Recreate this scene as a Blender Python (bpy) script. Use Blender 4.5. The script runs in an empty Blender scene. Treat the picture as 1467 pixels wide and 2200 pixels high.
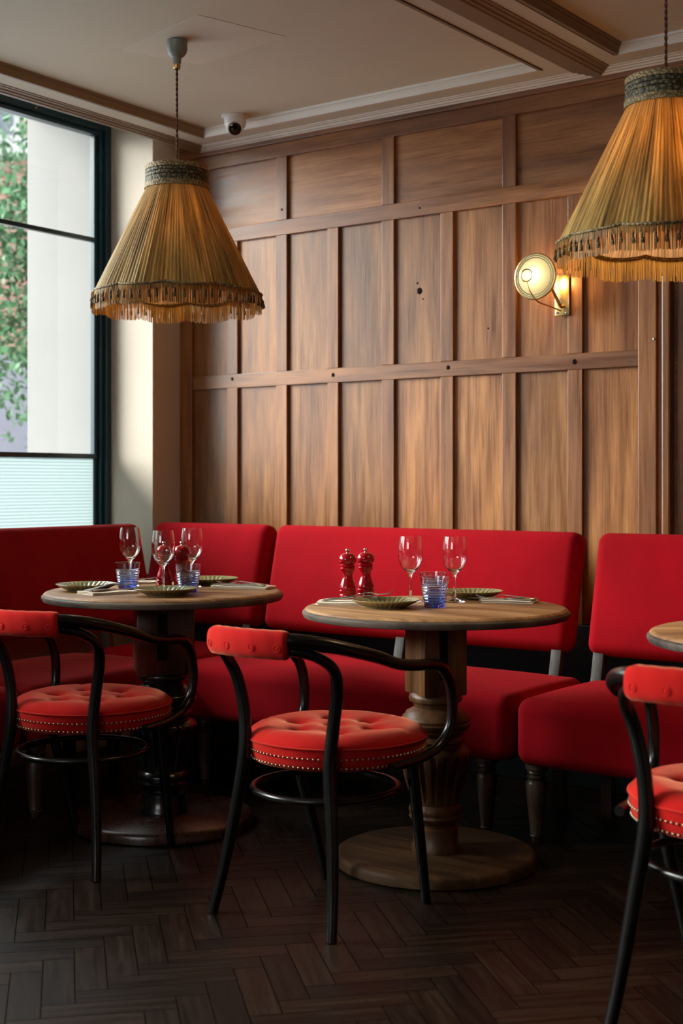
import bpy, bmesh, math, random
from mathutils import Vector, Matrix
S = bpy.context.scene
COL = S.collection
PI = math.pi
random.seed(7)

# ------------------------------------------------------------------ camera, light, exposure
CAM_H = 1.13
YAW = 36.76                       # degrees left of the panelled wall's normal
cd = bpy.data.cameras.new('camera'); cam = bpy.data.objects.new('camera', cd); COL.objects.link(cam)
cam.location = (0, 0, CAM_H)
cam.rotation_euler = (PI / 2, 0, math.radians(YAW))
cd.sensor_fit = 'VERTICAL'; cd.sensor_height = 36.0
cd.lens = 36.0 * 2961.0 / 2200.0
cd.shift_y = -66.0 / 2200.0       # level camera with a slight downward shift
cd.clip_start = 0.05; cd.clip_end = 200
cd.dof.use_dof = True; cd.dof.focus_distance = 4.2; cd.dof.aperture_fstop = 3.2
S.camera = cam
S.view_settings.view_transform = 'Standard'
S.view_settings.look = 'None'
S.view_settings.gamma = 1.0
S.view_settings.exposure = 0.0
S.view_settings.use_curve_mapping = False
S.cycles.use_denoising = True
S.cycles.max_bounces = 10
S.cycles.diffuse_bounces = 5
S.cycles.glossy_bounces = 5
S.cycles.transmission_bounces = 10
S.cycles.transparent_max_bounces = 16
S.cycles.sample_clamp_indirect = 6.0
S.cycles.caustics_reflective = False
S.cycles.caustics_refractive = False
S.cycles.blur_glossy = 0.6

SKY = 6.0                          # overcast sky
w = bpy.data.worlds.new('overcast'); S.world = w; w.use_nodes = True
bg = w.node_tree.nodes['Background']
bg.inputs[0].default_value = (0.93, 0.965, 1.0, 1); bg.inputs[1].default_value = SKY
TILT = math.radians(2.3)          # the window wall is a little out of square
CORNER = Vector((-4.351, 4.6, 0))
EU = Vector((math.cos(TILT), math.sin(TILT), 0)); EV = Vector((math.sin(TILT), -math.cos(TILT), 0))
def AW(u, v, z=0.0):              # window-wall frame: u into the room, v away from the panelled wall
    return CORNER + EU * u + EV * v + Vector((0, 0, z))

def area(name, loc, to, sx, sy, power, color, portal=False):
    l = bpy.data.lights.new(name, 'AREA'); l.shape = 'RECTANGLE'; l.size = sx; l.size_y = sy
    l.energy = power; l.color = color
    if portal: l.cycles.is_portal = True
    o = bpy.data.objects.new(name, l); COL.objects.link(o); o.location = loc
    o.rotation_euler = Vector(to).to_track_quat('-Z', 'Y').to_euler()
    return o
# daylight through the windows
area('daylight_portal', AW(-.34, 1.17, 1.75), EU, 1.95, 1.98, 1, (1, 1, 1), True)
area('daylight_portal', AW(-.34, 4.05, 1.75), EU, 3.2, 1.98, 1, (1, 1, 1), True)
# added fill lamps in the unseen window openings, boosting the daylight
area('window_fill', (-1.7, -2.92, 2.15), (0, 1, .05), 2.3, .85, 9, (1.0, .95, .88))
area('window_fill', AW(-.30, 4.40, 1.80), EU, 2.3, 1.8, 26, (.93, .965, 1.0))

sl = bpy.data.lights.new('bright_sky', 'SUN'); sl.energy = 11; sl.angle = math.radians(36); sl.color = (1.0, .965, .91)
so = bpy.data.objects.new('bright_sky', sl); COL.objects.link(so)
EL, AZ = math.radians(23), math.radians(27)
so.rotation_euler = Vector((math.cos(EL) * math.cos(AZ), math.cos(EL) * math.sin(AZ), -math.sin(EL))).to_track_quat('-Z', 'Y').to_euler()

# ------------------------------------------------------------------ node helpers
def mat(name):
    m = bpy.data.materials.new(name); m.use_nodes = True
    nt = m.node_tree; p = nt.nodes['Principled BSDF']
    return m, nt, p
def node(nt, t, **kw):
    n = nt.nodes.new(t)
    for k, v in kw.items(): setattr(n, k, v)
    return n
def ramp(nt, stops, src=None):
    r = nt.nodes.new('ShaderNodeValToRGB')
    e = r.color_ramp.elements
    while len(e) < len(stops): e.new(.5)
    for i, (p, c) in enumerate(stops):
        e[i].position = p; e[i].color = (c[0], c[1], c[2], 1)
    if src is not None: nt.links.new(src, r.inputs[0])
    return r
def mixc(nt, mode, a, b, f=1.0):
    n = nt.nodes.new('ShaderNodeMix'); n.data_type = 'RGBA'; n.blend_type = mode
    L = nt.links
    if isinstance(f, (int, float)): n.inputs[0].default_value = f
    else: L.new(f, n.inputs[0])
    for i, s in ((6, a), (7, b)):
        if isinstance(s, tuple): n.inputs[i].default_value = (*s, 1)
        else: L.new(s, n.inputs[i])
    return n.outputs[2]
def coords(nt, scale, rnd=True, space='Object'):
    tc = nt.nodes.new('ShaderNodeTexCoord'); mp = nt.nodes.new('ShaderNodeMapping')
    mp.inputs['Scale'].default_value = scale
    nt.links.new(tc.outputs[space], mp.inputs[0])
    if rnd:
        oi = nt.nodes.new('ShaderNodeObjectInfo'); mu = nt.nodes.new('ShaderNodeVectorMath'); mu.operation = 'SCALE'
        mu.inputs[0].default_value = (13.1, 29.7, 17.3)
        nt.links.new(oi.outputs['Random'], mu.inputs['Scale'])
        ad = nt.nodes.new('ShaderNodeVectorMath'); ad.operation = 'ADD'
        nt.links.new(mp.outputs[0], ad.inputs[0]); nt.links.new(mu.outputs[0], ad.inputs[1])
        return ad.outputs[0]
    return mp.outputs[0]
def noise(nt, vec, scale, detail=4, rough=.55, dist=0.0):
    n = nt.nodes.new('ShaderNodeTexNoise'); n.inputs['Scale'].default_value = scale
    n.inputs['Detail'].default_value = detail; n.inputs['Roughness'].default_value = rough
    n.inputs['Distortion'].default_value = dist
    if vec is not None: nt.links.new(vec, n.inputs['Vector'])
    return n.outputs['Fac']
def bump(nt, p, h, strength=.2, dist=.01):
    b = nt.nodes.new('ShaderNodeBump'); b.inputs['Strength'].default_value = strength
    b.inputs['Distance'].default_value = dist
    nt.links.new(h, b.inputs['Height']); nt.links.new(b.outputs[0], p.inputs['Normal'])
def setp(p, **kw):
    for k, v in kw.items():
        k = k.replace('_', ' ')
        p.inputs[k].default_value = (*v, 1) if isinstance(v, tuple) else v

def wood(name, dark, mid, light, grain=(9, 9, .7), rough=.4, figure=.5, coat=0.0, bumps=.12, vary=.25, spec=.5):
    m, nt, p = mat(name)
    lx = grain[2] < grain[0]                      # True: grain runs along z, else along x
    def sc(k, j): return tuple(g * (j if g < 2 else k) for g in grain)
    big = noise(nt, coords(nt, grain), 1.3, 3, .6, .5)
    midn = noise(nt, coords(nt, sc(4.5, 2.0)), 1.6, 4, .6, .25)
    fine = noise(nt, coords(nt, sc(20, 4.0)), 1.8, 3, .6)
    c1 = ramp(nt, [(.34, dark), (.5, mid), (.66, light)], big).outputs[0]
    c2 = ramp(nt, [(.36, (.62, .58, .54)), (.5, (.95, .95, .95)), (.64, (1.22, 1.24, 1.26))], midn).outputs[0]
    c3 = ramp(nt, [(.36, (.60, .56, .52)), (.50, (1, 1, 1)), (.66, (1.12, 1.12, 1.12))], fine).outputs[0]
    c = mixc(nt, 'MULTIPLY', c1, c2, figure)
    c = mixc(nt, 'MULTIPLY', c, c3, figure)
    oi = node(nt, 'ShaderNodeObjectInfo')
    rr = ramp(nt, [(0, (1 - vary,) * 3), (1, (1 + vary * .6,) * 3)], oi.outputs['Random']).outputs[0]
    c = mixc(nt, 'MULTIPLY', c, rr, 1.0)
    nt.links.new(c, p.inputs['Base Color'])
    rg = ramp(nt, [(.36, (rough - .07,) * 3), (.64, (rough + .10,) * 3)], midn).outputs[0]
    nt.links.new(rg, p.inputs['Roughness'])
    setp(p, Coat_Weight=coat, Coat_Roughness=.28, Specular_IOR_Level=spec)
    bump(nt, p, fine, bumps, .003)
    return m
def velvet(name, c1, c2, sheen=.5, tint=(1.0, .42, .26), wear=.0):
    m, nt, p = mat(name)
    n1 = noise(nt, coords(nt, (2.2, 2.2, 1.2)), 1.6, 5, .62, .4)
    col = ramp(nt, [(.3, c1), (.7, c2)], n1).outputs[0]
    nt.links.new(col, p.inputs['Base Color'])
    setp(p, Roughness=.95, Specular_IOR_Level=.12, Sheen_Weight=sheen, Sheen_Roughness=.35, Sheen_Tint=tint)
    n2 = noise(nt, coords(nt, (1, 1, 1)), 420, 2, .6)
    bump(nt, p, n2, .18, .002)
    return m
def paint(name, c, rough=.6, var=.06, spec=.4, b=.05, scale=3.0):
    m, nt, p = mat(name)
    n1 = noise(nt, coords(nt, (1, 1, 1)), scale, 5, .6)
    col = ramp(nt, [(.3, tuple(x * (1 - var) for x in c)), (.7, tuple(min(1, x * (1 + var)) for x in c))], n1).outputs[0]
    nt.links.new(col, p.inputs['Base Color'])
    setp(p, Roughness=rough, Specular_IOR_Level=spec)
    bump(nt, p, noise(nt, coords(nt, (1, 1, 1)), 60, 3, .6), b, .003)
    return m
def metal(name, c, rough=.25):
    m, nt, p = mat(name)
    setp(p, Base_Color=c, Metallic=1.0, Roughness=rough)
    n1 = noise(nt, coords(nt, (1, 1, 1)), 30, 3, .6)
    rg = ramp(nt, [(.3, (rough * .8,) * 3), (.7, (rough * 1.3,) * 3)], n1).outputs[0]
    nt.links.new(rg, p.inputs['Roughness'])
    return m
def glass(name, c=(1, 1, 1), rough=0.0, ior=1.45):
    m, nt, p = mat(name)
    setp(p, Base_Color=c, Transmission_Weight=1.0, Roughness=rough, IOR=ior)
    return m

M = {}
M['oak_v'] = wood('panel_oak', (.19, .064, .014), (.285, .108, .026), (.38, .160, .042), (5, 5, .8), .38, .7, .22, .14, .30, .4)
M['oak_h'] = wood('rail_oak', (.17, .057, .014), (.255, .093, .025), (.34, .137, .040), (.8, 5, 5), .38, .65, .22, .14, .2, .4)
M['oak_s'] = wood('stile_oak', (.16, .053, .013), (.245, .089, .024), (.33, .132, .039), (6, 6, .7), .38, .65, .22, .14, .25, .4)
M['oak_dark'] = wood('crown_oak', (.10, .034, .010), (.17, .060, .018), (.25, .095, .030), (.7, 6, 6), .45, .7, .2, .15, .1)
M['table_oak'] = wood('weathered_table_oak', (.23, .108, .040), (.37, .195, .082), (.48, .275, .122), (.9, 7, 7), .48, .8, 0, .25, .05)
M['edge_oak'] = wood('grey_edge_oak', (.030, .022, .016), (.075, .056, .040), (.14, .105, .075), (1.2, 6, 6), .6, .6, 0, .3, .05)
M['column_oak'] = wood('turned_oak', (.06, .024, .007), (.135, .058, .018), (.20, .092, .030), (8, 8, 1.2), .4, .5, 0, .15, .1)
M['base_oak'] = wood('shaded_base_oak', (.035, .016, .006), (.072, .036, .014), (.11, .058, .024), (.9, 7, 7), .6, .7, 0, .2, .05, .2)  # column oak darkened, so the dimness near the floor is in the colour
M['mahogany'] = wood('dark_mahogany', (.022, .008, .004), (.045, .015, .008), (.07, .024, .012), (8, 8, 1.2), .3, .4, .3, .08, .1)
M['black_gloss'] = paint('ebonised_gloss', (.010, .009, .009), .22, .1, .5, .02)
M['bent'] = paint('black_bentwood', (.0042, .0040, .0038), .25, .25, .4, .04, 9)
M['post'] = wood('pale_support_wood', (.017, .014, .012), (.032, .027, .024), (.05, .043, .038), (9, 9, .8), .6, .5, 0, .15, .1)
M['benchleg'] = wood('turned_leg_wood', (.03, .017, .010), (.055, .031, .018), (.08, .046, .028), (9, 9, .8), .4, .4, .1, .1, .1)
M['velvet'] = velvet('red_bench_velvet', (.235, .0006, .0045), (.34, .0010, .0078), .06, (1.0, .12, .08))
M['velvet_old'] = velvet('worn_red_velvet', (.21, .0030, .005), (.31, .008, .010), .25, (1.0, .25, .2))
M['velvet_chair'] = velvet('scarlet_chair_velvet', (.34, .005, .005), (.47, .010, .008), .55, (1.0, .40, .22))
M['cream'] = paint('cream_wall_paint', (.60, .52, .42), .55, .05)
M['ceil'] = paint('taupe_ceiling_paint', (.60, .57, .455), .6, .04, .35, .04, 1.2)
M['ceil_patch'] = paint('patched_ceiling_paint', (.64, .60, .50), .55, .03)
M['mould'] = paint('cornice_paint', (.68, .65, .57), .38, .04, .5)
M['mould_dk'] = paint('shaded_moulding_paint', (.24, .18, .12), .45, .05, .4)  # cornice paint darkened: shade on faces turned from the windows, put into the colour
M['dado'] = paint('blue_black_paint', (.006, .012, .016), .5, .1)
M['frame'] = paint('teal_black_frame_paint', (.010, .040, .055), .28, .15, .5)
M['ext_white'] = paint('white_render', (.25, .247, .24), .8, .04, .2, .15, 2)
M['ext_grey'] = paint('pale_grey_paint', (.42, .44, .45), .5, .04)
M['plate'] = None
M['red_gloss'] = paint('red_lacquer', (.36, .003, .010), .13, .05, .6, .0)
M['steel'] = metal('steel', (.55, .53, .50), .22)
M['brass'] = metal('brass', (.62, .42, .17), .3)
M['nail'] = metal('aged_brass_nail', (.42, .33, .22), .35)
M['napkin'] = paint('cream_napkin_linen', (.86, .79, .64), .9, .04, .1, .3, 20)
M['clear'] = glass('clear_glass', (1, 1, 1), 0, 1.47)
M['white_plastic'] = paint('white_plastic', (.72, .70, .68), .4, .03, .4, .0)
M['black_lens'] = paint('black_lens', (.006, .007, .006), .08, .05, .6, .0)
M['rose'] = paint('grey_ceiling_rose', (.22, .25, .22), .35, .15, .5, .1, 20)
M['brown_cord'] = paint('brown_twisted_flex', (.11, .045, .025), .7, .2, .2, .2, 200)
M['leaf'] = paint('green_leaves', (.050, .125, .055), .5, .5, .3, .0, 2)
M['bark'] = paint('tree_bark', (.11, .08, .06), .9, .3)
M['road'] = paint('grey_paving', (.42, .41, .44), .8, .06)
M['plinth'] = paint('lilac_grey_render', (.125, .125, .15), .8, .06)
M['win_dark'] = paint('dark_window_glass', (.05, .06, .08), .1, .1, .5, 0)
M['knot'] = paint('dark_knot', (.012, .007, .005), .95, .2, .05)

def m_plate():
    m, nt, p = mat('olive_green_glaze')
    n1 = noise(nt, coords(nt, (1, 1, 1)), 30, 5, .65)
    geo = node(nt, 'ShaderNodeNewGeometry')
    c = ramp(nt, [(.3, (.15, .155, .080)), (.7, (.23, .235, .125))], n1).outputs[0]
    edge = ramp(nt, [(.49, (1, 1, 1)), (.54, (2.1, 1.7, 1.3))], geo.outputs['Pointiness']).outputs[0]
    nt.links.new(mixc(nt, 'MULTIPLY', c, edge, .8), p.inputs['Base Color'])
    setp(p, Roughness=.16, Specular_IOR_Level=.6, Coat_Weight=.3, Coat_Roughness=.08)
    return m
M['plate'] = m_plate()
def m_blue():
    m, nt, p = mat('blue_pressed_glass')
    tc = node(nt, 'ShaderNodeTexCoord'); sx = node(nt, 'ShaderNodeSeparateXYZ'); nt.links.new(tc.outputs['Object'], sx.inputs[0])
    mr = node(nt, 'ShaderNodeMapRange'); mr.inputs['From Max'].default_value = .09; nt.links.new(sx.outputs['Z'], mr.inputs[0])
    r = ramp(nt, [(0, (.10, .18, .96)), (.2, (.36, .50, .97)), (.6, (.66, .76, .98)), (1, (.88, .92, 1.0))], mr.outputs[0])
    nt.links.new(r.outputs[0], p.inputs['Base Color'])
    setp(p, Transmission_Weight=1.0, Roughness=.0, IOR=1.45)
    return m
M['blue'] = m_blue()
def m_pane():
    m = bpy.data.materials.new('window_glass'); m.use_nodes = True; nt = m.node_tree; nt.nodes.clear()
    o = node(nt, 'ShaderNodeOutputMaterial'); t = node(nt, 'ShaderNodeBsdfTransparent'); g = node(nt, 'ShaderNodeBsdfGlossy')
    t.inputs[0].default_value = (.96, .98, .97, 1); g.inputs['Roughness'].default_value = .02
    fr = node(nt, 'ShaderNodeFresnel'); fr.inputs[0].default_value = 1.25
    x = node(nt, 'ShaderNodeMixShader'); nt.links.new(fr.outputs[0], x.inputs[0]); nt.links.new(t.outputs[0], x.inputs[1]); nt.links.new(g.outputs[0], x.inputs[2])
    nt.links.new(x.outputs[0], o.inputs[0]); return m
M['pane'] = m_pane()
def m_frost():
    m = bpy.data.materials.new('reeded_frosted_glass'); m.use_nodes = True; nt = m.node_tree; nt.nodes.clear()
    o = node(nt, 'ShaderNodeOutputMaterial'); t = node(nt, 'ShaderNodeBsdfTranslucent'); d = node(nt, 'ShaderNodeBsdfDiffuse')
    tc = node(nt, 'ShaderNodeTexCoord'); wv = node(nt, 'ShaderNodeTexWave'); wv.bands_direction = 'Z'; wv.inputs['Scale'].default_value = 22
    wv.inputs['Distortion'].default_value = .4
    nt.links.new(tc.outputs['Object'], wv.inputs[0])
    c = ramp(nt, [(.2, (.33, .39, .39)), (.8, (.46, .52, .51))], wv.outputs[0])
    nt.links.new(c.outputs[0], t.inputs[0]); d.inputs[0].default_value = (.6, .68, .68, 1)
    x = node(nt, 'ShaderNodeMixShader'); x.inputs[0].default_value = .15
    nt.links.new(t.outputs[0], x.inputs[1]); nt.links.new(d.outputs[0], x.inputs[2]); nt.links.new(x.outputs[0], o.inputs[0]); return m
M['frost'] = m_frost()
def m_shade(name, stops, trans, tcol):
    m = bpy.data.materials.new(name); m.use_nodes = True; nt = m.node_tree; nt.nodes.clear()
    o = node(nt, 'ShaderNodeOutputMaterial')
    p = node(nt, 'ShaderNodeBsdfPrincipled'); t = node(nt, 'ShaderNodeBsdfTranslucent')
    v = coords(nt, (70, 1.2, 1), False, 'UV')
    n1 = noise(nt, v, 1.0, 5, .75)
    c = ramp(nt, stops, n1).outputs[0]
    n2 = noise(nt, coords(nt, (260, .9, 1), False, 'UV'), 1.0, 2, .6)
    c = mixc(nt, 'MULTIPLY', c, ramp(nt, [(.38, (.55, .50, .42)), (.55, (1, 1, 1)), (.66, (1.25, 1.25, 1.2))], n2).outputs[0], 1.0)
    n3 = noise(nt, coords(nt, (20, .5, 1), False, 'UV'), 1.0, 2, .6)
    c = mixc(nt, 'MULTIPLY', c, ramp(nt, [(.38, (.75, .70, .62)), (.58, (1.1, 1.1, 1.1))], n3).outputs[0], 1.0)
    nt.links.new(c, p.inputs['Base Color']); p.inputs['Roughness'].default_value = .55
    p.inputs['Sheen Weight'].default_value = .25; p.inputs['Sheen Tint'].default_value = (1, .9, .6, 1)
    c2 = mixc(nt, 'MULTIPLY', c, tcol, 1.0); nt.links.new(c2, t.inputs[0])
    b = node(nt, 'ShaderNodeBump'); b.inputs['Strength'].default_value = .5; b.inputs['Distance'].default_value = .004
    nt.links.new(noise(nt, coords(nt, (260, .8, 1), False, 'UV'), 1.0, 2, .5), b.inputs['Height'])
    nt.links.new(b.outputs[0], p.inputs['Normal'])
    x = node(nt, 'ShaderNodeMixShader'); x.inputs[0].default_value = trans
    nt.links.new(p.outputs[0], x.inputs[1]); nt.links.new(t.outputs[0], x.inputs[2]); nt.links.new(x.outputs[0], o.inputs[0]); return m
M['shade'] = m_shade('pleated_gold_silk', [(.36, (.19, .13, .036)), (.50, (.50, .36, .10)), (.64, (.74, .58, .20))], .28, (1.5, 1.25, .68))
M['lining'] = m_shade('pale_shade_lining', [(.3, (.50, .36, .26)), (.7, (.66, .50, .38))], .35, (1.2, 1.0, .8))
M['fringe'] = m_shade('amber_fringe', [(.3, (.36, .21, .045)), (.7, (.62, .42, .11))], .40, (1.4, 1.1, .6))
def m_braid(name, a, b, sc):
    m, nt, p = mat(name)
    vo = node(nt, 'ShaderNodeTexVoronoi'); vo.inputs['Scale'].default_value = sc * .7
    nt.links.new(coords(nt, (1, 1, 1), False), vo.inputs['Vector'])
    c = ramp(nt, [(.1, b), (.6, a)], vo.outputs['Distance']).outputs[0]
    nt.links.new(c, p.inputs['Base Color']); setp(p, Roughness=.6)
    bump(nt, p, vo.outputs['Distance'], .6, .004); return m
M['braid'] = m_braid('gold_gimp_braid', (.16, .11, .04), (.55, .40, .18), 190)
M['collar'] = m_braid('olive_sequin_band', (.030, .026, .008), (.26, .21, .09), 150)
M['tassel'] = m_braid('olive_tassel', (.07, .045, .012), (.30, .21, .07), 300)
def m_emit(name, c, s):
    m = bpy.data.materials.new(name); m.use_nodes = True; nt = m.node_tree; nt.nodes.clear()
    o = node(nt, 'ShaderNodeOutputMaterial'); e = node(nt, 'ShaderNodeEmission'); e.inputs[0].default_value = (*c, 1); e.inputs[1].default_value = s
    nt.links.new(e.outputs[0], o.inputs[0]); return m
M['bulb'] = m_emit('warm_bulb', (1, .66, .30), 3.0)
M['bulb_hot'] = m_emit('sconce_bulb', (1, .80, .50), 38.0)
def m_opal():
    m = bpy.data.materials.new('cream_opal_glass'); m.use_nodes = True; nt = m.node_tree; nt.nodes.clear()
    o = node(nt, 'ShaderNodeOutputMaterial'); t = node(nt, 'ShaderNodeBsdfTranslucent'); p = node(nt, 'ShaderNodeBsdfPrincipled')
    t.inputs[0].default_value = (.95, .86, .55, 1); p.inputs['Base Color'].default_value = (.75, .70, .48, 1); p.inputs['Roughness'].default_value = .15
    x = node(nt, 'ShaderNodeMixShader'); x.inputs[0].default_value = .7
    nt.links.new(p.outputs[0], x.inputs[1]); nt.links.new(t.outputs[0], x.inputs[2]); nt.links.new(x.outputs[0], o.inputs[0]); return m
M['opal'] = m_opal()
def m_floor():
    m, nt, p = mat('dark_parquet')
    at = node(nt, 'ShaderNodeAttribute'); at.attribute_name = 'tone'
    uv = coords(nt, (1.2, 14, 1), False, 'UV')
    n1 = noise(nt, uv, 3.0, 5, .7, .3)
    c = ramp(nt, [(.3, (.005, .003, .002)), (.5, (.0115, .0068, .0038)), (.65, (.020, .012, .0068))], n1).outputs[0]
    t = ramp(nt, [(0, (.5, .5, .5)), (1, (1.4, 1.3, 1.2))], at.outputs['Fac']).outputs[0]
    nt.links.new(mixc(nt, 'MULTIPLY', c, t, 1.0), p.inputs['Base Color'])
    rg = ramp(nt, [(.3, (.32,) * 3), (.7, (.5,) * 3)], n1).outputs[0]
    nt.links.new(rg, p.inputs['Roughness']); setp(p, Specular_IOR_Level=.2)
    bump(nt, p, n1, .12, .003); return m
M['floor'] = m_floor()
def m_brick():
    m, nt, p = mat('pink_brick')
    b = node(nt, 'ShaderNodeTexBrick'); b.inputs['Scale'].default_value = 4.0
    b.inputs['Color1'].default_value = (.21, .105, .078, 1); b.inputs['Color2'].default_value = (.165, .075, .058, 1)
    b.inputs['Mortar'].default_value = (.22, .20, .18, 1); b.inputs['Mortar Size'].default_value = .015
    b.inputs['Brick Width'].default_value = .9; b.inputs['Row Height'].default_value = .3
    tc = node(nt, 'ShaderNodeTexCoord'); mp = node(nt, 'ShaderNodeMapping'); mp.inputs['Rotation'].default_value = (PI / 2, 0, 0)
    nt.links.new(tc.outputs['Object'], mp.inputs[0]); nt.links.new(mp.outputs[0], b.inputs['Vector'])
    nt.links.new(b.outputs[0], p.inputs['Base Color']); setp(p, Roughness=.9); return m
M['brick'] = m_brick()

# ------------------------------------------------------------------ mesh helpers
def link(name, bm, m, parent=None, loc=None, rotz=None, smooth=True, angle=40, recalc=True):
    if recalc: bmesh.ops.recalc_face_normals(bm, faces=bm.faces)
    me = bpy.data.meshes.new(name); bm.to_mesh(me); bm.free()
    if smooth:
        me.polygons.foreach_set('use_smooth', [True] * len(me.polygons))
        try: me.set_sharp_from_angle(angle=math.radians(angle))
        except Exception: pass
    if m is not None: me.materials.append(m)
    o = bpy.data.objects.new(name, me); COL.objects.link(o)
    if parent is not None: o.parent = parent
    if loc is not None: o.location = loc
    if rotz is not None: o.rotation_euler[2] = rotz
    return o
def tag(o, label=None, cat=None, group=None, kind=None):
    if label: o['label'] = label
    if cat: o['category'] = cat
    if group: o['group'] = group
    if kind: o['kind'] = kind
    return o
def thing(name, label, cat, loc=(0, 0, 0), rotz=0.0, group=None):
    o = bpy.data.objects.new(name, None); COL.objects.link(o); o.empty_display_size = .05
    o.location = loc; o.rotation_euler = (0, 0, rotz)
    return tag(o, label, cat, group)
def struct(name, bm, m, parent=None, loc=None, rotz=None, smooth=False, **k):
    o = link(name, bm, m, parent, loc, rotz, smooth, **k)
    if parent is None: o['kind'] = 'structure'
    return o
def box(bm, x0, x1, y0, y1, z0, z1, bev=0.0, seg=2, mtx=None):
    vs = [bm.verts.new((x, y, z)) for x in (x0, x1) for y in (y0, y1) for z in (z0, z1)]
    F = [(0, 1, 3, 2), (4, 6, 7, 5), (0, 4, 5, 1), (2, 3, 7, 6), (0, 2, 6, 4), (1, 5, 7, 3)]
    fs = [bm.faces.new([vs[i] for i in f]) for f in F]
    bmesh.ops.recalc_face_normals(bm, faces=fs)
    geo = vs
    if bev > 0:
        es = list({e for f in fs for e in f.edges})
        r = bmesh.ops.bevel(bm, geom=es, offset=bev, segments=seg, profile=.5, affect='EDGES')
        geo = list({v for f in r['faces'] for v in f.verts} | {v for v in vs if v.is_valid})
    if mtx is not None: bmesh.ops.transform(bm, matrix=mtx, verts=geo)
    return geo
def bx(*a, **k):
    bm = bmesh.new(); box(bm, *a, **k); return bm
def lathe(bm, prof, n=48, cx=0, cy=0, mod=None, cap=True):
    rings = []
    for r, z in prof:
        if r < 1e-5: rings.append([bm.verts.new((cx, cy, z))])
        else:
            ring = []
            for k in range(n):
                a = 2 * PI * k / n
                rr, zz = (r, z) if mod is None else mod(r, z, a)
                ring.append(bm.verts.new((cx + rr * math.cos(a), cy + rr * math.sin(a), zz)))
            rings.append(ring)
    for A, B in zip(rings, rings[1:]):
        if len(A) == 1 and len(B) == 1: continue
        for k in range(n):
            j = (k + 1) % n
            if len(A) == 1: bm.faces.new((A[0], B[j], B[k]))
            elif len(B) == 1: bm.faces.new((A[k], A[j], B[0]))
            else: bm.faces.new((A[k], A[j], B[j], B[k]))
    if cap:
        for R in (rings[0], rings[-1]):
            if len(R) > 1: bm.faces.new(R)
    return rings
def lt(prof, **k):
    bm = bmesh.new(); lathe(bm, prof, **k); return bm
def spline(pts, sub=8, closed=False):
    P = [Vector(p) for p in pts]; n = len(P); out = []
    def g(i): return P[i % n] if closed else P[max(0, min(n - 1, i))]
    for i in range(n if closed else n - 1):
        p0, p1, p2, p3 = g(i - 1), g(i), g(i + 1), g(i + 2)
        if not closed and i == 0: p0 = p1 * 2 - p2
        if not closed and i == n - 2: p3 = p2 * 2 - p1
        for s in range(sub):
            t = s / sub
            out.append(.5 * ((2 * p1) + (p2 - p0) * t + (2 * p0 - 5 * p1 + 4 * p2 - p3) * t * t + (3 * p1 - p0 - 3 * p2 + p3) * t ** 3))
    if not closed: out.append(P[-1])
    return out
def tube(bm, pts, r, n=12, closed=False, flat=1.0):
    N = len(pts); R = r if isinstance(r, (list, tuple)) else [r] * N
    if len(R) != N: R = [R[0] + (R[-1] - R[0]) * i / (N - 1) for i in range(N)] if len(R) == 2 else [R[min(len(R) - 1, int(i * len(R) / N))] for i in range(N)]
    T = []
    for i in range(N):
        a = pts[(i - 1) % N] if closed or i > 0 else pts[0]; b = pts[(i + 1) % N] if closed or i < N - 1 else pts[-1]
        T.append((b - a).normalized())
    up = Vector((0, 0, 1)) if abs(T[0].z) < .9 else Vector((1, 0, 0))
    u = T[0].cross(up).normalized(); rings = []
    for i in range(N):
        u = (u - T[i] * u.dot(T[i])).normalized(); v = T[i].cross(u)
        rings.append([bm.verts.new(pts[i] + (u * math.cos(2 * PI * k / n) + v * math.sin(2 * PI * k / n) * flat) * R[i]) for k in range(n)])
    M_ = N if closed else N - 1
    for i in range(M_):
        A, B = rings[i], rings[(i + 1) % N]
        for k in range(n):
            j = (k + 1) % n; bm.faces.new((A[k], A[j], B[j], B[k]))
    if not closed:
        bm.faces.new(rings[0]); bm.faces.new(rings[-1])
def tb(pts, r, sub=8, **k):
    bm = bmesh.new(); tube(bm, spline(pts, sub, k.get('closed', False)), r, **k); return bm
def copy_tree(o, parent=None):
    c = o.copy(); COL.objects.link(c)
    if parent is not None: c.parent = parent
    for ch in list(o.children): copy_tree(ch, c)
    return c

# ------------------------------------------------------------------ the room
WY = 4.6; ZC = 2.65; ZB = 2.62
XR = 3.0; YF = -3.0
# floor: herringbone parquet in one mesh
bm = bmesh.new()
uvl = bm.loops.layers.uv.new('UVMap'); tl = bm.loops.layers.float_color.new('tone')
pw, pl, g = .072, .288, .0012
rot = math.radians(45 + 3)
ca, sa = math.cos(rot), math.sin(rot)
def plank(cx, cy, horiz, t):
    hx, hy = (pl / 2 - g, pw / 2 - g) if horiz else (pw / 2 - g, pl / 2 - g)
    q = [(cx - hx, cy - hy), (cx + hx, cy - hy), (cx + hx, cy + hy), (cx - hx, cy + hy)]
    w_ = [(x * ca - y * sa - 1.0, x * sa + y * ca + 1.6) for x, y in q]
    if any(x < -4.9 or x > 3.2 or y < -3.2 or y > 4.8 for x, y in w_): return
    f = bm.faces.new([bm.verts.new((x, y, 0)) for x, y in w_])
    o = random.random() * 50
    for l, (u, v) in zip(f.loops, q):
        l[uvl].uv = ((u + o, v + o) if horiz else (v + o, u + o)); l[tl] = (t, t, t, 1)
k = int(round(pl / pw))
for i in range(-90, 90):
    for j in range(-30, 30):
        bxx = i * pw + j * pl; byy = i * pw - j * pl
        plank(bxx + pl / 2, byy + pw / 2, True, random.random())
        plank(bxx + pw / 2 , byy + pw + pl / 2 , False, random.random())
struct('floor', bm, M['floor'], recalc=False)
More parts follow.
